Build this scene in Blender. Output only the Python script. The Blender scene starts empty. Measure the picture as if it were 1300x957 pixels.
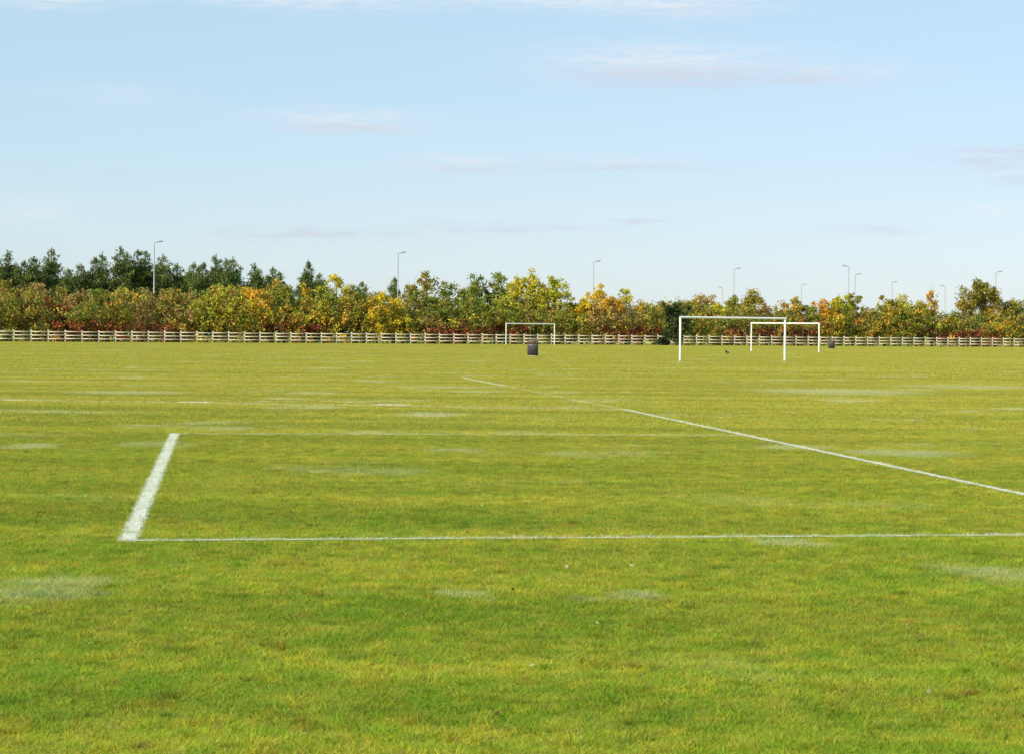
import bpy, math, random
import numpy as np
from mathutils import Vector, Matrix
rng = np.random.default_rng(7)
random.seed(7)
S = bpy.context.scene
S.view_settings.view_transform = 'Standard'
S.view_settings.look = 'None'
S.view_settings.exposure = 0
COL = S.collection

# ------------------------------------------------------------ helpers
def link(o, parent=None):
    COL.objects.link(o)
    if parent: o.parent = parent
    return o

def np_mesh(name, verts, faces, cols=None, mat=None, smooth=False):
    """verts Nx3, faces MxK (uniform K)"""
    verts = np.asarray(verts, dtype=np.float32); faces = np.asarray(faces, dtype=np.int32)
    me = bpy.data.meshes.new(name)
    M, K = faces.shape
    me.vertices.add(len(verts)); me.vertices.foreach_set('co', verts.ravel())
    me.loops.add(M*K); me.loops.foreach_set('vertex_index', faces.ravel())
    me.polygons.add(M)
    me.polygons.foreach_set('loop_start', np.arange(0, M*K, K, dtype=np.int32))
    me.polygons.foreach_set('loop_total', np.full(M, K, dtype=np.int32))
    if cols is not None:
        a = me.color_attributes.new('Col', 'FLOAT_COLOR', 'POINT')
        c = np.ones((len(verts), 4), dtype=np.float32); c[:, :3] = np.minimum(cols, 1.6) if 'grass' in name else np.minimum(cols, .92)
        a.data.foreach_set('color', c.ravel())
    me.update(calc_edges=True)
    me.validate()
    if mat: me.materials.append(mat)
    if smooth: me.polygons.foreach_set('use_smooth', np.ones(M, dtype=bool))
    return me

class Acc:
    """quad accumulator"""
    def __init__(s): s.v=[]; s.f=[]; s.c=[]; s.n=0
    def add(s, v, f, c):
        v=np.asarray(v,float); f=np.asarray(f,int)
        s.v.append(v); s.f.append(f+s.n); s.n+=len(v)
        c=np.asarray(c,float)
        if c.ndim==1: c=np.tile(c,(len(v),1))
        s.c.append(c)
    def mesh(s,name,mat): return np_mesh(name,np.vstack(s.v),np.vstack(s.f),np.vstack(s.c),mat)

def tube(acc, pts, radii, col, n=6):
    pts=np.asarray(pts,float); rings=[]
    for i,p in enumerate(pts):
        d = pts[min(i+1,len(pts)-1)]-pts[max(i-1,0)]
        d/= np.linalg.norm(d)+1e-9
        a = np.cross(d,[0.3,1,0.1]); a/=np.linalg.norm(a)+1e-9
        b = np.cross(d,a)
        th=np.linspace(0,2*np.pi,n,endpoint=False)
        rings.append(p+radii[i]*(np.outer(np.cos(th),a)+np.outer(np.sin(th),b)))
    v=np.vstack(rings); f=[]
    for i in range(len(pts)-1):
        for j in range(n):
            f.append([i*n+j,i*n+(j+1)%n,(i+1)*n+(j+1)%n,(i+1)*n+j])
    acc.add(v,f,col)

def box(acc, c, s, col=(1,1,1), ax=None, jit=0):
    c=np.asarray(c,float); s=np.asarray(s,float)/2
    ax=np.eye(3) if ax is None else np.asarray(ax,float)
    L=np.array([[x,y,z] for x in(-1,1) for y in(-1,1) for z in(-1,1)],float)*s
    v=c+L@ax
    f=[[0,1,3,2],[4,6,7,5],[0,4,5,1],[2,3,7,6],[0,2,6,4],[1,5,7,3]]
    acc.add(v,f,col)

def leaves(acc, C, size, cols, aspect=0.55, updroop=0.0):
    N=len(C)
    u=rng.normal(size=(N,3)); u[:,2]-=updroop; u/=np.linalg.norm(u,axis=1)[:,None]
    w=rng.normal(size=(N,3)); v=np.cross(u,w); v/=np.linalg.norm(v,axis=1)[:,None]+1e-9
    s=size[:,None]
    V=np.stack([C+u*s, C+v*s*aspect, C-u*s, C-v*s*aspect],axis=1).reshape(-1,3)
    F=np.arange(4*N).reshape(N,4)
    acc.add(V,F,np.repeat(cols,4,axis=0))

# ------------------------------------------------------------ node helper
class NT:
    def __init__(s, tree): s.t=tree; tree.nodes.clear()
    def n(s,typ,**k):
        nd=s.t.nodes.new(typ)
        for a,b in k.items(): setattr(nd,a,b)
        return nd
    def l(s,a,b): s.t.links.new(a,b)
    def put(s,sock,val):
        if isinstance(val,bpy.types.NodeSocket): s.l(val,sock)
        elif val is not None: sock.default_value=val
    def m(s,op,a,b=None,c=None,clamp=False):
        nd=s.n('ShaderNodeMath',operation=op,use_clamp=clamp)
        s.put(nd.inputs[0],a); s.put(nd.inputs[1],b); s.put(nd.inputs[2],c)
        return nd.outputs[0]
    def vm(s,op,a,b=None,scale=None,out=0):
        nd=s.n('ShaderNodeVectorMath',operation=op)
        s.put(nd.inputs[0],a)
        if b is not None: s.put(nd.inputs[1],b)
        if scale is not None: s.put(nd.inputs['Scale'],scale)
        return nd.outputs[out]
    def noise(s,vec,scale,detail=3,rough=0.5,color=False):
        nd=s.n('ShaderNodeTexNoise'); s.l(vec,nd.inputs['Vector'])
        nd.inputs['Scale'].default_value=scale; nd.inputs['Detail'].default_value=detail
        nd.inputs['Roughness'].default_value=rough
        return nd.outputs['Color' if color else 'Fac']
    def mr(s,v,a,b,c=0.,d=1.,smooth=True):
        nd=s.n('ShaderNodeMapRange'); nd.interpolation_type='SMOOTHSTEP' if smooth else 'LINEAR'
        s.put(nd.inputs[0],v); 
        for i,x in enumerate((a,b,c,d)): s.put(nd.inputs[i+1],x)
        return nd.outputs[0]
    def mix(s,f,a,b,blend='MIX'):
        nd=s.n('ShaderNodeMix',data_type='RGBA',blend_type=blend)
        s.put(nd.inputs[0],f)
        for sock,x in ((nd.inputs[6],a),(nd.inputs[7],b)):
            if isinstance(x,tuple): x=(*x[:3],1)
            s.put(sock,x)
        return nd.outputs[2]

def newmat(name):
    m=bpy.data.materials.new(name); m.use_nodes=True
    return m, NT(m.node_tree)

def simple_mat(name,col,rough=0.6,metal=0,var=0.15,scale=8,spec=0.4):
    m,t=newmat(name)
    g=t.n('ShaderNodeNewGeometry'); 
    n=t.noise(g.outputs['Position'],scale,4,0.6)
    c=t.mix(t.mr(n,0.3,0.7),tuple(x*(1-var) for x in col),tuple(min(1,x*(1+var)) for x in col))
    p=t.n('ShaderNodeBsdfPrincipled'); t.l(c,p.inputs['Base Color'])
    p.inputs['Roughness'].default_value=rough; p.inputs['Metallic'].default_value=metal
    p.inputs['Specular IOR Level'].default_value=spec
    o=t.n('ShaderNodeOutputMaterial'); t.l(p.outputs[0],o.inputs[0])
    return m

# ------------------------------------------------------------ turf (world-space paint and colour)
# (ax,ay,bx,by,halfwidth,strength)
LINES=[(-5.107,30.16,-2.88,14.95,0.074,.98),
       (-2.88,14.95,12.0,17.03,0.048,0.75),
       (-5.107,30.16,3.66,31.10,0.07,0.48),
       (2.31,41.15,6.5,10.0,0.058,.95),
       (2.31,41.15,-0.2,57.7,0.06,0.34),
       (-0.2,57.7,-1.68,67.4,0.09,0.80),
       (-20.0,45.0,2.31,41.15,0.14,0.52),
       (-2.73,42.66,-2.42,42.62,.30,.95),(-6.95,43.1,-6.7,43.08,.26,.9),(-10.9,43.5,-10.6,43.45,.26,.8),
       (-2.24,22.3,-2.15,22.3,.05,.8)]
# pale worn / dewy patches: x,y,rx,ry,strength
PATCH=[(-2.82,12.1,.45,.9,.5),(3.21,13.3,.38,.7,.55),(.72,12.07,.25,.25,.6),(-.24,12.15,.24,.22,.5),
       (2.1,15.2,.35,.3,.65),(5.3,26.8,1.1,1.0,.7),(-.79,26.6,.45,.5,.6),(-6.4,26.7,.5,.7,.8),
       (-1.57,37.8,.8,1.4,.8),(3.9,27.9,.7,.7,.6),(-9.5,49,1.8,1.8,.65),(-5,50,1.0,1.5,.6),
       (9.0,55,3.0,3.5,.7),(-2.,56,2.2,1.5,.55),(14,61,3.,3,.55),(-4.6,31.8,.6,1,.5)]

def turf(t, blade, detail=True):
    g=t.n('ShaderNodeNewGeometry')
    P=t.vm('MULTIPLY',g.outputs['Position'],(1,1,0))
    big=t.noise(P,.045,3,.5); mid=t.noise(P,.5,4,.6); sm=t.noise(P,4,3,.65)
    fine=t.noise(P,28,2,0.7)
    if detail:
        wob=t.noise(P,9,2,0.6,color=True)
        wob=t.vm('SCALE',t.vm('SUBTRACT',wob,(.5,.5,.5)),scale=0.10)
        Pw=t.vm('MULTIPLY',t.vm('ADD',P,wob),(1,1,0))
        paint=None
        for ax,ay,bx,by,hw,st in LINES:
            L=math.hypot(bx-ax,by-ay); d=((bx-ax)/L,(by-ay)/L,0)
            r=t.vm('SUBTRACT',Pw,(ax,ay,0))
            k=t.vm('DOT_PRODUCT',r,d,out=1)
            k=t.m('MINIMUM',t.m('MAXIMUM',k,0.0),L)
            q=t.vm('SUBTRACT',r,t.vm('SCALE',d,scale=k))
            dist=t.vm('LENGTH',q,out=1)
            mk=t.m('MULTIPLY',t.mr(dist,hw+.022,hw-.025),st)
            paint=mk if paint is None else t.m('MAXIMUM',paint,mk)
        wear=t.mr(t.m('ADD',t.m('MULTIPLY',t.noise(P,3.0,3,.6),.5),t.m('MULTIPLY',fine,.5)),.35,.6,0.5,1.1)
        paint=t.m('MULTIPLY',paint,wear,clamp=True)
        pale=None
        Pp=t.vm('MULTIPLY',t.vm('ADD',P,t.vm('SCALE',t.vm('SUBTRACT',t.noise(P,1.7,3,.6,color=True),(.5,.5,.5)),scale=1.1)),(1,1,0))
        for x,y,rx,ry,st in PATCH:
            q=t.vm('MULTIPLY',t.vm('SUBTRACT',Pp,(x,y,0)),(1/rx,1/ry,0))
            mk=t.m('MULTIPLY',t.mr(t.vm('LENGTH',q,out=1),1.1,.3),st)
            pale=mk if pale is None else t.m('MAXIMUM',pale,mk)
    nn=t.noise(P,.30,4,.62)
    sep=t.n('ShaderNodeSeparateXYZ'); t.l(P,sep.inputs[0])
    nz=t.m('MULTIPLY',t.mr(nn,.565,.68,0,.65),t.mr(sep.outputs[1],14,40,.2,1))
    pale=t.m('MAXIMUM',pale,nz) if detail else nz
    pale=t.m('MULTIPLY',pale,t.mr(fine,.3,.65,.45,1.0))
    f=t.m('ADD',t.m('MULTIPLY',mid,.45),t.m('MULTIPLY',sm,.55))
    lush=(.225,.355,.013); yel=(.415,.440,.030)
    c=t.mix(t.mr(f,.36,.62),lush,yel)
    # paler and yellower with distance: grazing-view look of turf painted into the colour
    graze_yel=t.m('MULTIPLY',t.mr(t.m('ADD',sep.outputs[1],t.m('MULTIPLY',big,30)),18,70),.62)
    c=t.mix(graze_yel,c,(.56,.51,.085))
    # brown thatch specks
    br=t.mr(t.noise(P,9,3,.65),.53,.68,0,.6)
    br=t.m('MULTIPLY',br,t.mr(mid,.35,.6,.25,1))
    c=t.mix(br,c,(.36,.28,.07))
    # long faint wheel / mower streaks
    st=t.noise(t.vm('MULTIPLY',P,(.05,.5,1)),1.0,4,.6)
    c=t.mix(1.0,c,t.mix(t.mr(st,.3,.7),(.80,.85,.82),(1.16,1.12,1.18)),'MULTIPLY')
    if blade:
        a=t.n('ShaderNodeAttribute',attribute_name='Col')
        c=t.mix(1.0,c,a.outputs['Color'],'MULTIPLY')
    else:
        c=t.mix(1.0,c,(.8,.78,.8),'MULTIPLY')
    c=t.mix(pale,c,(.64,.64,.40))
    if detail: c=t.mix(paint,c,(.84,.84,.76))
    return c

def blade_mat(name,detail):
    m,t=newmat(name)
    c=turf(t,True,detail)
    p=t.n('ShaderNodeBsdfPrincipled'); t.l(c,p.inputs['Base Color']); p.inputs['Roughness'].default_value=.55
    p.inputs['Specular IOR Level'].default_value=.25
    tr=t.n('ShaderNodeBsdfTranslucent'); t.l(c,tr.inputs[0])
    mx=t.n('ShaderNodeMixShader'); mx.inputs[0].default_value=.3
    t.l(p.outputs[0],mx.inputs[1]); t.l(tr.outputs[0],mx.inputs[2])
    o=t.n('ShaderNodeOutputMaterial'); t.l(mx.outputs[0],o.inputs[0])
    return m
mat_blade=blade_mat('grass_blade',True)
mat_blade_far=blade_mat('grass_blade_outfield',False)

mat_ground,t=newmat('turf_ground')
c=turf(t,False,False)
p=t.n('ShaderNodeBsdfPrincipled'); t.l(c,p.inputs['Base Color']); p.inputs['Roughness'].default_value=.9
p.inputs['Specular IOR Level'].default_value=.1
o=t.n('ShaderNodeOutputMaterial'); t.l(p.outputs[0],o.inputs[0])

# ground sheet to the horizon
gm=np_mesh('ground',[[-6000,-3000,0],[6000,-3000,0],[6000,9000,0],[-6000,9000,0]],[[0,1,2,3]],mat=mat_ground)
link(bpy.data.objects.new('ground',gm))

# thin paint sheets below the blades
mat_paint=simple_mat('line_paint',(.62,.63,.50),.9,var=.3,scale=30,spec=.1)
acc=Acc()
for ax,ay,bx,by,hw,st in LINES[:4]:
    L=math.hypot(bx-ax,by-ay); d=np.array([(bx-ax)/L,(by-ay)/L]); nrm=np.array([-d[1],d[0]])
    n=int(L/.12); ts=np.linspace(0.05,L-.05,n)
    wl=hw*.7*(1+rng.normal(0,.22,n)); wr=hw*.7*(1+rng.normal(0,.22,n))
    A=np.array([ax,ay])+ts[:,None]*d
    v=[]
    z=.004+.002*(LINES.index((ax,ay,bx,by,hw,st)))
    for i in range(n):
        a=A[i]+nrm*wl[i]; b=A[i]-nrm*wr[i]
        v+= [[a[0],a[1],z],[b[0],b[1],z]]
    f=[[2*i,2*i+1,2*i+3,2*i+2] for i in range(n-1)]
    acc.add(v,f,(1,1,1))
link(bpy.data.objects.new('pitch_line_marking',acc.mesh('pitch_line_marking',mat_paint)))

# grass blade tiles
def tile(name,size,dens,hmin,hmax,wd,mat,leanS,clump=.35):
    N=int(size*size*dens)
    x=rng.uniform(-size/2,size/2,(N,2))
    h=rng.uniform(hmin,hmax,N)
    tint=rng.uniform(.55,1.2,N)
    # tufts: some blades gather in taller, darker or lighter clumps
    nC=int(size*size*55); cc_=rng.uniform(-size/2,size/2,(nC,2)); cr_=rng.uniform(.02,.06,nC)*(1 if size<3 else 1.6)
    ct=rng.uniform(.55,1.35,nC); chh=rng.uniform(.8,1.7,nC); cy=rng.uniform(.75,1.35,nC)
    sel=np.where(rng.random(N)<clump)[0]; k=rng.integers(0,nC,len(sel))
    x[sel]=cc_[k]+rng.normal(size=(len(sel),2))*cr_[k][:,None]
    h[sel]*=chh[k]; tint[sel]=ct[k]*rng.uniform(.8,1.15,len(sel))
    warm=rng.uniform(.8,1.25,N); warm[sel]*=cy[k]
    th=rng.uniform(0,2*np.pi,N)
    lean=rng.normal(0,leanS,(N,2))
    dirx=np.stack([np.cos(th),np.sin(th)],1)
    w=wd*rng.uniform(.7,1.3,N)
    V=np.zeros((N,3,3))
    V[:,0,:2]=x-dirx*w[:,None]/2; V[:,1,:2]=x+dirx*w[:,None]/2
    V[:,2,:2]=x+lean*h[:,None]; V[:,2,2]=h
    cc=np.stack([tint*warm,tint,tint*rng.uniform(.6,1.5,N)],1)
    straw=rng.random(N)<.08
    cc[straw]*=np.array([1.4,1.05,4.0])
    cols=np.repeat(cc,3,axis=0)
    return np_mesh(name,V.reshape(-1,3),np.arange(3*N).reshape(N,3),cols,mat)

def instancer(name,cells,tile_mesh):
    v=[];f=[]
    for (x,y) in cells:
        k=random.randrange(4); e=.1
        q=[(x-e,y-e,0),(x+e,y-e,0),(x+e,y+e,0),(x-e,y+e,0)]
        q=q[k:]+q[:k]; b=len(v); v+=q; f.append([b,b+1,b+2,b+3])
    me=np_mesh(name,v,f)
    o=link(bpy.data.objects.new(name,me))
    o.instance_type='FACES'; o.show_instancer_for_render=False; o.show_instancer_for_viewport=False
    ch=link(bpy.data.objects.new('grass_blades',tile_mesh),o)
    return o
fence_y=lambda x: 238.2+.46*x
near=[(x,y) for y in np.arange(4,34,2.) for x in np.arange(-20,21,2.) if abs(x)<4+.29*y]
farm=[(x,y) for y in np.arange(35,75,4.) for x in np.arange(-40,41,4.) if abs(x)<8+.28*y]
far=[(x,y) for y in np.arange(75,330,4.) for x in np.arange(-96,112,4.) if abs(x)<9+.28*y and y<fence_y(x)+8]
random.shuffle(near); random.shuffle(farm); random.shuffle(far)
for i in range(3):
    instancer('grass',near[i::3],tile('grass_near',2.0,8000,.010,.026,.0042,mat_blade,.9))
for i in range(3):
    instancer('grass',farm[i::3],tile('grass_mid',4.0,2200,.012,.030,.009,mat_blade,.9))
instancer('grass',far,tile('grass_far',4.0,600,.014,.032,.02,mat_blade_far,.9))

# fallen leaves on the near turf
acc=Acc(); N=220
yy=8+30*rng.random(N)**1.3; xx=rng.uniform(-1,1,N)*(2+.3*yy)
C=np.stack([xx,yy,rng.uniform(.018,.030,N)],1)
pal=np.array([(.30,.17,.06),(.42,.28,.08),(.22,.12,.05),(.55,.48,.3)])
leaves(acc,C,rng.uniform(.007,.019,N),pal[rng.integers(0,4,N)],.6)
def leafmat(name,trans=.3,rough=.6):
    m,t=newmat(name)
    a=t.n('ShaderNodeAttribute',attribute_name='Col')
    p=t.n('ShaderNodeBsdfPrincipled'); t.l(a.outputs['Color'],p.inputs['Base Color']); p.inputs['Roughness'].default_value=rough
    p.inputs['Specular IOR Level'].default_value=.25
    tr=t.n('ShaderNodeBsdfTranslucent'); t.l(a.outputs['Color'],tr.inputs[0])
    mx=t.n('ShaderNodeMixShader'); mx.inputs[0].default_value=trans
    t.l(p.outputs[0],mx.inputs[1]); t.l(tr.outputs[0],mx.inputs[2])
    o=t.n('ShaderNodeOutputMaterial'); t.l(mx.outputs[0],o.inputs[0])
    return m
mat_leaf=leafmat('foliage')
link(bpy.data.objects.new('fallen_leaves',acc.mesh('fallen_leaves',mat_leaf)))

# ------------------------------------------------------------ foliage palettes
PAL={
 'green':[(.23,.28,.035),(.16,.23,.03),(.31,.32,.04),(.35,.32,.045)],
 'olive':[(.35,.31,.045),(.43,.34,.05),(.25,.24,.04),(.50,.37,.055)],
 'lime':[(.60,.54,.04),(.48,.49,.04),(.70,.57,.05),(.33,.36,.035)],
 'yellow':[(.92,.62,.04),(.86,.58,.04),(.92,.64,.04),(.66,.52,.04)],
 'orange':[(.92,.46,.04),(.84,.42,.04),(.92,.54,.04),(.56,.36,.04)],
 'mix':[(.76,.54,.045),(.34,.34,.04),(.84,.54,.04),(.26,.28,.035),(.64,.36,.04)],
 'brown':[(.47,.30,.09),(.39,.26,.08),(.54,.35,.10),(.29,.25,.05)],
 'red':[(.46,.10,.055),(.35,.085,.045),(.50,.18,.06),(.28,.16,.05)],
 'dark':[(.055,.08,.025),(.07,.10,.03),(.045,.07,.022),(.09,.12,.03)],
 'pine':[(.16,.225,.05),(.12,.175,.042),(.21,.26,.055),(.14,.17,.045)]}
BARK=(.24,.19,.14)

def broadleaf(h,w,pal,dens=1.0,base=.12,leaf=.22):
    acc=Acc(); P=np.array(PAL[pal])
    r=w/2; trunk_h=h*max(base+.15,.28)
    lean=rng.normal(0,.025*h,2)
    tp=[(0,0,-.1),(lean[0]*.3,lean[1]*.3,trunk_h*.6),(lean[0]*.6,lean[1]*.6,trunk_h),(lean[0],lean[1],h*.75)]
    tr=.015*h+.05
    tube(acc,tp,[tr*1.3,tr,tr*.8,tr*.25],BARK)
    nl=rng.integers(5,9); lobes=[]
    for i in range(nl):
        a=2*np.pi*i/nl+rng.uniform(-.5,.5)
        zz=rng.uniform(base+.15,.80)
        rr=r*rng.uniform(.35,.7)*(1.1-.7*max(0,zz-.5)*2)
        lobes.append((np.array([np.cos(a)*rr,np.sin(a)*rr,zz*h]),rng.uniform(.34,.55)*r))
    lobes.append((np.array([lean[0],lean[1],h*.82]),.36*r))
    lobes.append((np.array([lean[0],lean[1],h*.5]),.70*r))
    lobes.append((np.array([lean[0],lean[1],h*.25]),.6*r))
    nc=int(60*dens*(w/5)**1.3*(h/7)**.8)+18
    per=max(4,nc//len(lobes))
    for lc,lr in lobes:
        tube(acc,[(lean[0]*.5,lean[1]*.5,min(trunk_h,lc[2]*.7)),(lc*.6+np.array([0,0,trunk_h*.25])),lc],[tr*.5,tr*.3,tr*.1],BARK,5)
        base_c=P[rng.integers(0,len(P))]*rng.uniform(.7,1.2)
        for k in range(per):
            d=rng.normal(size=3); d/=np.linalg.norm(d)
            c=lc+d*lr*rng.uniform(.45,1.12)*np.array([1,1,min(1.5,h/w*.6+.3)])
            if c[2]>h*.97: c[2]=h*rng.uniform(.82,.98)
            if c[2]<base*h: c[2]=base*h+rng.uniform(0,.1)*h
            if k%3==0: tube(acc,[lc,(lc+c)/2+rng.normal(0,.1,3),c],[tr*.14,tr*.1,.012],BARK,3)
            cr=rng.uniform(.24,.56)*(w/5)**.4
            n=int(rng.uniform(32,56)*dens)
            q=rng.normal(size=(n,3)); q/=np.linalg.norm(q,axis=1)[:,None]
            q*= (rng.random(n)**.5)[:,None]*cr*np.array([1.1,1.1,.95])
            q*=rng.uniform(.7,1.6,(n,1))
            cc=base_c*.55+P[rng.integers(0,len(P))]*.45
            cols=cc*rng.uniform(.6,1.3,(n,1))*rng.uniform(.9,1.1,(n,3))
            leaves(acc,c+q,leaf*rng.uniform(.45,1.0,n),cols)
    # a few leading shoots break the outline
    for k in range(int(5+w)):
        a=rng.uniform(0,6.28); rr=r*rng.uniform(0,.75); z0=h*rng.uniform(.6,.85)*(1-.25*rr/r)
        L=h*rng.uniform(.08,.17); e=np.array([np.cos(a)*rr,np.sin(a)*rr,z0+L])
        tube(acc,[e-[0,0,L],e],[.02,.006],BARK,3)
        n=int(20*dens); s=rng.random(n)
        q=e-np.array([0,0,1])*L*s[:,None]+rng.normal(0,1,(n,3))*(.06+.14*s[:,None])
        leaves(acc,q,leaf*rng.uniform(.4,.8,n),P[rng.integers(0,len(P))]*rng.uniform(.7,1.3,(n,1)))
    return acc.mesh(pal+'_tree',mat_leaf)

def conifer(h,w,pal='pine',taper=.72,leaf=.25):
    acc=Acc(); P=np.array(PAL[pal])*rng.uniform(.75,1.2)
    tr=.014*h+.05
    lx,ly=rng.normal(0,.25,2)
    tube(acc,[(0,0,-.1),(lx*.4,ly*.4,h*.5),(lx,ly,h*.99)],[tr*1.3,tr*.8,.02],BARK)
    z=h*.12
    while z<h*.98:
        f=z/h; o=np.array([lx*f,ly*f,z])
        R=(w/2)*min(1,(1-f)**taper*1.5)*rng.uniform(.6,1.15)
        nb=rng.integers(6,11) if f<.8 else 4
        for i in range(nb):
            a=rng.uniform(0,2*np.pi); L=R*rng.uniform(.5,1.25)+.08
            up=rng.uniform(.05,.75)
            e=o+np.array([np.cos(a)*L,np.sin(a)*L,up*L])
            if e[2]>h: e[2]=h
            tube(acc,[o,e],[.04*(1-f)+.015,.01],BARK,3)
            m=max(1,int(L/.40)); cc=P[rng.integers(0,len(P))]*rng.uniform(.7,1.3)
            for j in range(m):
                s=(j+.9)/m
                c=o*(1-s)+e*s
                n=rng.integers(11,18)
                q=rng.normal(0,.19 if f<.8 else .13,(n,3))
                leaves(acc,c+q,leaf*rng.uniform(.45,1.05,n)*(1 if f<.85 else .75),cc*rng.uniform(.7,1.3,(n,1)),.32,-.8)
        z+=h*.027*rng.uniform(.7,1.3)
    n=22; q=np.stack([lx+rng.normal(0,.06,n),ly+rng.normal(0,.06,n),h*rng.uniform(.94,1.02,n)],1)
    leaves(acc,q,leaf*rng.uniform(.4,.8,n),P[0]*rng.uniform(.7,1.3,(n,1)),.28,-1.5)
    return acc.mesh('conifer_tree',mat_leaf)

EYE=1.6; F=2528.0
def stand(bearing,behind):
    """bearing: tangent of compass offset from the view axis; metres behind the fence"""
    x=bearing*(238.2+behind)/(1-.46*bearing); return x, 238.2+.46*x+behind
def plant(name,me,x,y,rot=None,s=1):
    o=link(bpy.data.objects.new(name,me)); o.location=(x,y,0)
    o.rotation_euler[2]=rng.uniform(0,6.28) if rot is None else rot
    o.scale=(s,s,s); return o
def survey(px,top,behind,wpx):
    b=(px-650)/F; x,y=stand(b,behind); sc=F/y
    h=EYE+(420.5+.00846*(px-650)-top)/sc
    return x,y,h,wpx/sc

# conifers
for px,top,D,w in [(-60,330,28,40),(-30,322,30,42),(-6,326,28,38),(12,321,30,36),(30,334,28,34),(46,330,28,34),(63,319,30,34),(84,345,26,34),
    (100,338,27,34),(118,326,27,34),(133,322,30,34),(146,314,27,34),(158,322,29,32),(168,316,29,34),(184,320,30,34),(205,323,28,36),(222,338,30,32),(242,332,27,34),
    (256,336,31,28),(270,327,30,32),(284,331,28,32),(300,329,29,32),(318,333,28,32),(338,342,30,32),(356,345,28,32),(387,331,25,28),(402,348,28,28),
    (445,364,60,30),(458,362,60,26),(497,353,50,16),(-95,325,30,44),(-130,330,30,44),
    (110,346,38,40),(196,340,38,40),(230,344,38,44),(290,342,38,44),(328,346,38,40),(20,340,38,44),(56,342,38,40)]:
    x,y,h,wd=survey(px+rng.uniform(-3,3),top+rng.uniform(-3,3),D,w)
    plant('conifer_tree',conifer(h,wd*rng.uniform(1.0,1.45)),x,y)
# broadleaved trees and big shrubs
T=[(-110,352,14,60,'green'),(-60,360,12,60,'olive'),(5,352,16,56,'olive'),(48,352,14,48,'brown'),(78,362,12,40,'olive'),(100,366,8,44,'brown'),
 (20,374,7,56,'brown'),(60,380,6,50,'red'),(122,364,10,46,'green'),(150,366,12,50,'olive'),(180,360,12,44,'green'),(212,366,8,50,'olive'),
 (238,366,10,44,'brown'),(262,374,6,46,'green'),(290,368,8,48,'olive'),(312,362,9,44,'mix'),(324,362,5,38,'orange'),(345,352,10,44,'mix'),
 (360,362,6,46,'green'),(385,360,8,48,'mix'),(410,368,5,44,'green'),(426,342,10,46,'lime'),(440,366,5,44,'olive'),(462,378,5,36,'mix'),
 (484,366,4,44,'yellow'),(500,380,4,50,'yellow'),(478,392,3,34,'yellow'),(520,356,12,44,'olive'),(540,344,12,50,'olive'),(566,352,9,52,'green'),(545,370,5,46,'green'),
 (590,362,8,44,'green'),(606,346,14,46,'green'),(628,342,14,46,'green'),(652,346,9,48,'lime'),(676,338,8,52,'lime'),(702,350,6,46,'lime'),
 (600,378,5,44,'green'),(640,376,5,46,'lime'),(722,380,8,30,'olive'),(738,374,6,38,'yellow'),(756,358,7,44,'yellow'),(776,372,5,34,'orange'),
 (794,366,7,42,'lime'),(815,382,6,40,'mix'),(838,382,9,40,'olive'),(866,378,9,44,'olive'),(890,374,9,44,'mix'),(912,382,7,40,'lime'),
 (932,376,12,40,'green'),(950,364,10,44,'olive'),(972,386,6,40,'brown'),(992,382,8,38,'mix'),(1012,376,7,38,'olive'),(1028,384,5,30,'green'),
 (1046,376,5,32,'orange'),(1066,370,6,40,'lime'),(1082,372,8,42,'green'),(1102,390,5,36,'olive'),(1122,374,6,38,'mix'),(1146,370,6,46,'lime'),
 (1164,378,8,40,'mix'),(1205,394,6,40,'green'),(1222,376,8,36,'olive'),(1240,352,8,50,'olive'),(1262,364,8,40,'mix'),
 (1284,374,8,44,'olive'),(1308,378,6,48,'green'),(1345,370,8,50,'lime'),(1390,375,8,60,'olive'),(1440,368,8,60,'mix')]
for px,top,D,w,pal in T:
    x,y,h,wd=survey(px,top,D,w)
    plant('autumn_tree' if pal in('yellow','orange','mix','brown','red') else 'hedgerow_tree',broadleaf(h,wd*1.2,pal,base=.06),x,y)
# slender half-bare tree
x,y,h,wd=survey(1182,358,7,16); plant('slender_tree',broadleaf(h,wd,'orange',dens=.45,base=.35),x,y)
# dark evergreen bush standing just in front of the rails
x,y,h,wd=survey(856,384,-5,38); plant('evergreen_bush',broadleaf(h,wd*1.1,'dark',dens=1.7,base=.0),x,y)

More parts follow.
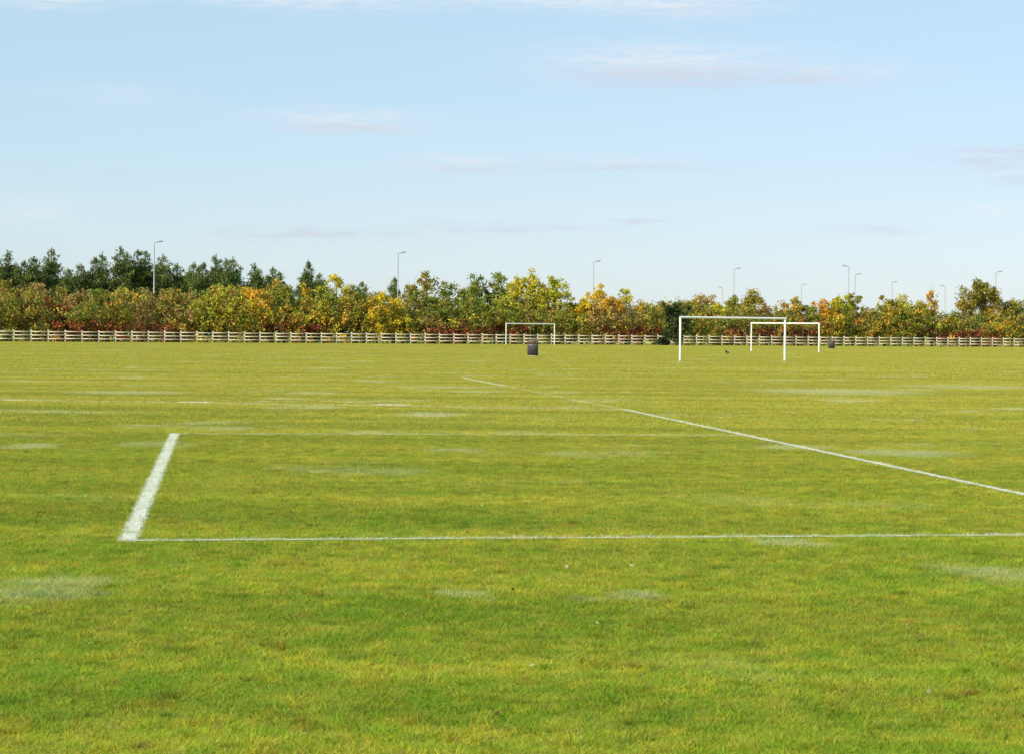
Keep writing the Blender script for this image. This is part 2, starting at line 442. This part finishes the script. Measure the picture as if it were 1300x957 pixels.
# continuous hedgerow mass behind the fence
acc=Acc()
NC=8000
ts=rng.uniform(-100,150,NC)
def n1(t,seed,sc):
    r=np.random.default_rng(seed); ph=r.uniform(0,6.28,6); fr=r.uniform(.4,1.6,6)
    return sum(np.sin(t*fr[i]/sc+ph[i]) for i in range(6))/6**.5
hh=4.0+.6*n1(ts,1,3)+.5*n1(ts,2,1.1)
hh=np.where(ts<-20,hh+.7,hh)
dep=1.6+rng.random(NC)**1.3*7
zz=(rng.random(NC)**.8)*hh*np.clip(.6+dep/8,0,1.1)
names=['green','olive','mix','brown','red','lime','orange']
w1=n1(ts,5,6); w2=n1(ts,6,4); w3=n1(ts,9,9)
for i in range(NC):
    r=rng.random()
    if zz[i]<2.0 and w2[i]>.0 and r<.7: pal='red'
    elif w1[i]>.7 and r<.6: pal='mix'
    elif w1[i]<-.6 and r<.6: pal='brown'
    elif w3[i]>.9 and r<.45: pal='lime'
    else: pal='green' if r<.4 else ('olive' if r<.8 else names[rng.integers(0,7)])
    P=PAL[pal]; cc=np.array(P[rng.integers(0,len(P))])*rng.uniform(.55,1.2)
    n=26; q=rng.normal(0,.28,(n,3))*np.array([1,1,.85])
    c=np.array([ts[i],fence_y(ts[i])+dep[i],zz[i]+.1])
    P3=c+q; P3[:,2]=np.abs(P3[:,2])
    leaves(acc,P3,rng.uniform(.09,.22,n),cc*rng.uniform(.7,1.3,(n,1)))
for i in range(900):   # stems
    tt=rng.uniform(-100,150); d=rng.uniform(1.5,7); x0,y0=tt,fence_y(tt)+d; H=rng.uniform(2,5.4)
    tube(acc,[(x0,y0,0),(x0+rng.normal(0,.2),y0+rng.normal(0,.2),H*.6),(x0+rng.normal(0,.5),y0+rng.normal(0,.5),H)],[.04,.025,.008],np.array(BARK)*rng.uniform(.7,1.6),3)
link(bpy.data.objects.new('hedgerow',acc.mesh('hedgerow',mat_leaf)))

# distant trees far behind
acc=Acc()
for i in range(2600):
    b=rng.uniform(-.36,.36); Y=rng.uniform(470,560); X=b*Y
    H=(6.0+1.6*math.sin(X*.05)+1.3*math.sin(X*.13+2)+.8*math.sin(X*.37))
    c=np.array([X,Y,rng.random()**.7*H]); n=14
    P=PAL[['pine','green','olive'][rng.integers(0,3)]]; cc=np.array(P[rng.integers(0,4)])
    leaves(acc,c+rng.normal(0,.7,(n,3)),rng.uniform(.3,.6,n),cc*rng.uniform(.8,1.2,(n,1)))
link(bpy.data.objects.new('distant_trees',acc.mesh('distant_trees',mat_leaf)))

# ------------------------------------------------------------ fence
mat_wood,t=newmat('fence_timber')
g=t.n('ShaderNodeNewGeometry'); a=t.n('ShaderNodeAttribute',attribute_name='Col')
n=t.noise(t.vm('MULTIPLY',g.outputs['Position'],(1,1,8)),3,4,.6)
c=t.mix(t.mr(n,.3,.7),(.74,.62,.44),(.90,.80,.62)); c=t.mix(1.,c,a.outputs['Color'],'MULTIPLY')
p=t.n('ShaderNodeBsdfPrincipled'); t.l(c,p.inputs['Base Color']); p.inputs['Roughness'].default_value=.8
o=t.n('ShaderNodeOutputMaterial'); t.l(p.outputs[0],o.inputs[0])
acc=Acc(); d=np.array([1,.46,0])/math.hypot(1,.46); nrm=np.array([-d[1],d[0],0]); ax=[d,nrm,[0,0,1]]
sp=1.83; x0=-100; NP=int(260/sp)
for i in range(NP):
    s=i*sp; b=np.array([x0,fence_y(x0),0])+d*s
    hgt=1.26+rng.normal(0,.02); k=rng.uniform(.8,1.0)
    box(acc,b+[0,0,hgt/2-.05],(.14,.10,hgt+.1),(k,k,k),ax)
    box(acc,b+[0,0,hgt+.012],(.15,.11,.02),(k*.9,k*.9,k*.9),ax)
    for zr in (.34,.72,1.10):
        z1=zr+rng.normal(0,.010); k2=rng.uniform(.78,1.0)
        box(acc,b+d*sp/2-nrm*.0695+[0,0,z1],(sp-.006,.036,.105),(k2,k2,k2*.97),ax)
me=acc.mesh('post_and_rail_fence',mat_wood)
link(bpy.data.objects.new('post_and_rail_fence',me))

# ------------------------------------------------------------ goals
mat_white=simple_mat('white_gloss_paint',(.80,.80,.78),.35,var=.06,scale=3)
mat_base=simple_mat('galvanised_socket',(.35,.35,.34),.5,metal=.6)
def goal(L,R,h=2.44,rad=.06):
    root=link(bpy.data.objects.new('football_goal',None)); 
    L=Vector((*L,0)); R=Vector((*R,0)); mid=(L+R)/2; root.location=mid
    W=(R-L).length; root.rotation_euler[2]=math.atan2((R-L).y,(R-L).x)
    def part(nm,pts,r,mat,n=16):
        a=Acc(); tube(a,pts,[r]*len(pts),(1,1,1),n); me=a.mesh(nm,mat)
        me.polygons.foreach_set('use_smooth',[True]*len(me.polygons))
        link(bpy.data.objects.new(nm,me),root)
    part('left_post',[(-W/2,0,-.05),(-W/2,0,h-.02)],rad,mat_white)
    part('right_post',[(W/2,0,-.05),(W/2,0,h-.02)],rad,mat_white)
    part('crossbar',[(-W/2-rad,0,h),(-W/2,0,h),(W/2,0,h),(W/2+rad,0,h)],rad,mat_white)
    for nm,x in (('left_socket',-W/2),('right_socket',W/2)):
        part(nm,[(x,0,-.02),(x,0,.05)],rad+.015,mat_base)
goal((9.29,110.2),(15.55,113.6))
goal((20.4,170.0),(25.5,165.6))
goal((-.72,226.5),(4.85,229.5))

# ------------------------------------------------------------ litter bins
mat_bin=simple_mat('bin_dark_slats',(.06,.055,.055),.6,var=.3,scale=6)
mat_lid=simple_mat('bin_brown_hood',(.15,.09,.07),.6,var=.2)
mat_band=simple_mat('bin_band',(.25,.24,.22),.5,metal=.3)
def litter_bin(x,y,rot=0):
    root=link(bpy.data.objects.new('litter_bin',None)); root.location=(x,y,0); root.rotation_euler[2]=rot
    a=Acc()
    for i in range(20):
        th=2*math.pi*i/20; e=[(-math.sin(th),math.cos(th),0),(math.cos(th),math.sin(th),0),(0,0,1)]
        box(a,(math.cos(th)*.335,math.sin(th)*.335,.42),(.088,.03,.74),(1,1,1),e)
    link(bpy.data.objects.new('slats',a.mesh('slats',mat_bin)),root)
    def lathe(nm,prof,mat,n=28):
        a=Acc(); tube(a,[(0,0,z) for r,z in prof],[r for r,z in prof],(1,1,1),n)
        link(bpy.data.objects.new(nm,a.mesh(nm,mat)),root)
    lathe('liner',[(.01,.05),(.31,.06),(.31,.78),(.29,.781)],mat_bin)
    lathe('plinth',[(.36,.0),(.36,.05),(.02,.052)],mat_band)
    lathe('upper_band',[(.358,.66),(.362,.661),(.362,.72),(.358,.721)],mat_band)
    lathe('rim',[(.30,.79),(.375,.792),(.375,.84),(.30,.842)],mat_lid)
    lathe('hood',[(.37,.93),(.375,.94),(.34,1.0),(.22,1.045),(.08,1.06),(.005,1.062)],mat_lid)
    a=Acc()
    for i in range(4):
        th=math.pi/4+math.pi/2*i; box(a,(math.cos(th)*.33,math.sin(th)*.33,.887),(.05,.05,.1))
    link(bpy.data.objects.new('hood_supports',a.mesh('hood_supports',mat_lid)),root)
litter_bin(1.33,129.0,.3); litter_bin(34.0,212.0,1.1)

# ------------------------------------------------------------ crow on the grass
mat_crow=simple_mat('black_feathers',(.02,.02,.024),.45,var=.3,scale=30)
a=Acc()
tube(a,[(-.30,0,.17),(-.20,0,.185),(-.10,0,.205),(0,0,.225),(.09,0,.255),(.14,0,.295),(.175,0,.315),(.21,0,.315),(.225,0,.312)],
     [.012,.03,.065,.085,.075,.048,.042,.028,.012],(1,1,1),12)
tube(a,[(.215,0,.315),(.25,0,.309),(.275,0,.300)],[.014,.010,.002],(1,1,1),8)
tube(a,[(-.42,0,.13),(-.36,0,.15),(-.26,0,.18)],[.03,.03,.02],(1,1,1),6)
for s in(-1,1):
    tube(a,[(.05,s*.07,.24),(-.1,s*.085,.215),(-.33,s*.03,.165)],[.03,.04,.008],(1,1,1),8)
    tube(a,[(-.0,s*.04,.17),(-.03,s*.04,.10),(.0,s*.04,.0)],[.018,.008,.007],(1,1,1),6)
    tube(a,[(-.04,s*.04,.008),(.05,s*.045,.008)],[.006,.004],(1,1,1),4)
cr=link(bpy.data.objects.new('crow',a.mesh('crow',mat_crow))); cr.location=(15.4,143,.01); cr.rotation_euler[2]=math.radians(110)

# ------------------------------------------------------------ street lamps
mat_pole=simple_mat('galvanised_steel',(.40,.41,.42),.45,metal=.3,var=.08)
mat_head=simple_mat('lamp_housing',(.24,.25,.26),.5,var=.1)
def lamp(x,y,side=1,h=12.0):
    root=link(bpy.data.objects.new('street_lamp',None)); root.location=(x,y,0)
    a=Acc(); tube(a,[(0,0,-.1),(0,0,1.6),(0,0,1.65),(0,0,h-.15)],[.13,.13,.10,.06],(1,1,1),10)
    link(bpy.data.objects.new('column',a.mesh('column',mat_pole)),root)
    a=Acc(); tube(a,[(0,0,h-.2),(side*.12,0,h-.12),(side*.5,0,h-.04)],[.055,.05,.045],(1,1,1),8)
    link(bpy.data.objects.new('arm',a.mesh('arm',mat_pole)),root)
    a=Acc(); v=[]
    for xx,w,zt,zb in((.35,.08,.00,-.09),(.5,.15,.06,-.09),(.9,.15,.10,-.04),(1.05,.08,.08,.0)):
        v+=[(side*xx,-w,h+zb),(side*xx,w,h+zb),(side*xx,w*.8,h+zt),(side*xx,-w*.8,h+zt)]
    f=[[0,1,2,3],[12,13,14,15]]
    for i in range(3):
        for j in range(4): f.append([4*i+j,4*i+(j+1)%4,4*i+4+(j+1)%4,4*i+4+j])
    a.add(v,f,(1,1,1))
    link(bpy.data.objects.new('lantern',a.mesh('lantern',mat_head)),root)
for x,y,s in [(-43.2,240,1),(-15.4,267,1),(11.9,294,1),(35.6,321,1),(51.4,305,-1),(59.4,346,1),(75.2,395,1),(79,326,1),(92,424,-1),(61,421,1),(48,584,1),(48,456,-1),(-70,215,1)]:
    lamp(x,y,s)

# ------------------------------------------------------------ sky & sun
EL=math.radians(28); AZ=math.radians(228)   # clockwise from +Y
W=bpy.data.worlds.new('World'); S.world=W; W.use_nodes=True
t=NT(W.node_tree)
sky=t.n('ShaderNodeTexSky',sky_type='NISHITA'); sky.sun_disc=False
sky.sun_elevation=EL; sky.sun_rotation=AZ; sky.altitude=50; sky.air_density=1.0; sky.dust_density=.4; sky.ozone_density=1.6
tc=t.n('ShaderNodeTexCoord'); D=t.vm('NORMALIZE',tc.outputs['Generated'])
sp3=t.n('ShaderNodeSeparateXYZ'); t.l(D,sp3.inputs[0])
az=t.m('MULTIPLY',t.m('ARCTAN2',sp3.outputs[0],sp3.outputs[1]),57.2958)
el=t.m('MULTIPLY',t.m('ARCSINE',sp3.outputs[2]),57.2958)
cv=t.n('ShaderNodeCombineXYZ'); t.l(az,cv.inputs[0]); t.l(el,cv.inputs[1])
AE=cv.outputs[0]
wn=t.vm('SUBTRACT',t.noise(t.vm('MULTIPLY',AE,(.6,2.6,1)),1.0,6,.66,color=True),(.5,.5,.5))
AEw=t.vm('ADD',AE,t.vm('MULTIPLY',wn,(3.0,.75,0)))
str_n=t.noise(t.vm('MULTIPLY',AE,(.6,5.0,1)),1.3,6,.7)
def blobs(lst):
    acc_=None
    for a_,e_,sa,se,st in lst:
        q=t.vm('MULTIPLY',t.vm('SUBTRACT',AEw,(a_,e_,0)),(1/sa,1/se,0))
        r2=t.vm('DOT_PRODUCT',q,q,out=1)
        g_=t.m('MULTIPLY',t.m('EXPONENT',t.m('MULTIPLY',r2,-1.0)),st)
        acc_=g_ if acc_ is None else t.m('ADD',acc_,g_)
    return t.m('MULTIPLY',acc_,t.mr(str_n,.32,.66,.15,1.25),clamp=True)
white=blobs([(4.3,7.7,3.2,.48,.9),(-5.0,5.95,2.0,.28,.8),(-13.5,9.15,1.8,.28,1.),(-6.1,9.35,3.2,.3,.8),(-1.6,4.85,1.3,.2,.55),
   (13.4,3.5,.6,.16,1.),(9.3,7.3,1.8,.25,.6),(1,9.4,4,.25,.7),(5,9.25,2.4,.35,.6),(-11.5,6.6,2,.3,.25),(2.7,4.85,2.,.16,.35),(-13.8,3.2,1.6,.4,.35)])
grey=blobs([(4.6,7.3,3.0,.32,1.2),(-4.9,5.78,1.7,.18,1.1),(14,4.95,1.8,.38,1.),(14.5,4.3,1.2,.15,.9),(-5.7,2.7,2.6,.18,.9),(-.2,2.95,2.2,.16,.85),
   (2.9,4.7,2.2,.14,.9),(-1.5,4.68,1.4,.14,.9),(3.6,3.2,.8,.09,.8),(10.2,2.9,1.3,.16,.7),(-11,4.3,2.,.1,.25),(8.8,7.15,1.8,.18,.7),(5.2,9.1,1.8,.16,.4)])
K=10
# clear sky seen through a thin veil of high haze
col=t.mix(1.0,sky.outputs[0],(.60,.47,.62),'MULTIPLY')
col=t.mix(1.0,col,(.32*K,.505*K,.53*K),'ADD')
col=t.mix(t.m('MULTIPLY',white,.7),col,(.87*K,.89*K,.93*K))
col=t.mix(t.m('MULTIPLY',grey,.62),col,(.63*K,.66*K,.77*K))
bg=t.n('ShaderNodeBackground'); t.l(col,bg.inputs[0]); bg.inputs[1].default_value=.1
o=t.n('ShaderNodeOutputWorld'); t.l(bg.outputs[0],o.inputs[0])

ld=bpy.data.lights.new('sun','SUN'); ld.energy=5.0; ld.angle=math.radians(.5); ld.color=(1,.91,.74)
lo=link(bpy.data.objects.new('sun',ld))
dirv=Vector((math.sin(AZ)*math.cos(EL),math.cos(AZ)*math.cos(EL),math.sin(EL)))
lo.rotation_euler=dirv.to_track_quat('Z','Y').to_euler(); lo.location=(-30,-30,60)

# ------------------------------------------------------------ camera
cd=bpy.data.cameras.new('camera'); cd.lens=70; cd.sensor_width=36; cd.clip_end=20000; cd.clip_start=.1
co=link(bpy.data.objects.new('camera',cd)); co.location=(0,0,EYE)
pitch=math.atan(58/F); roll=math.radians(.485)
co.matrix_world=Matrix.Translation((0,0,EYE))@Matrix.Rotation(math.pi/2-pitch,4,'X')@Matrix.Rotation(roll,4,'Z')
S.camera=co
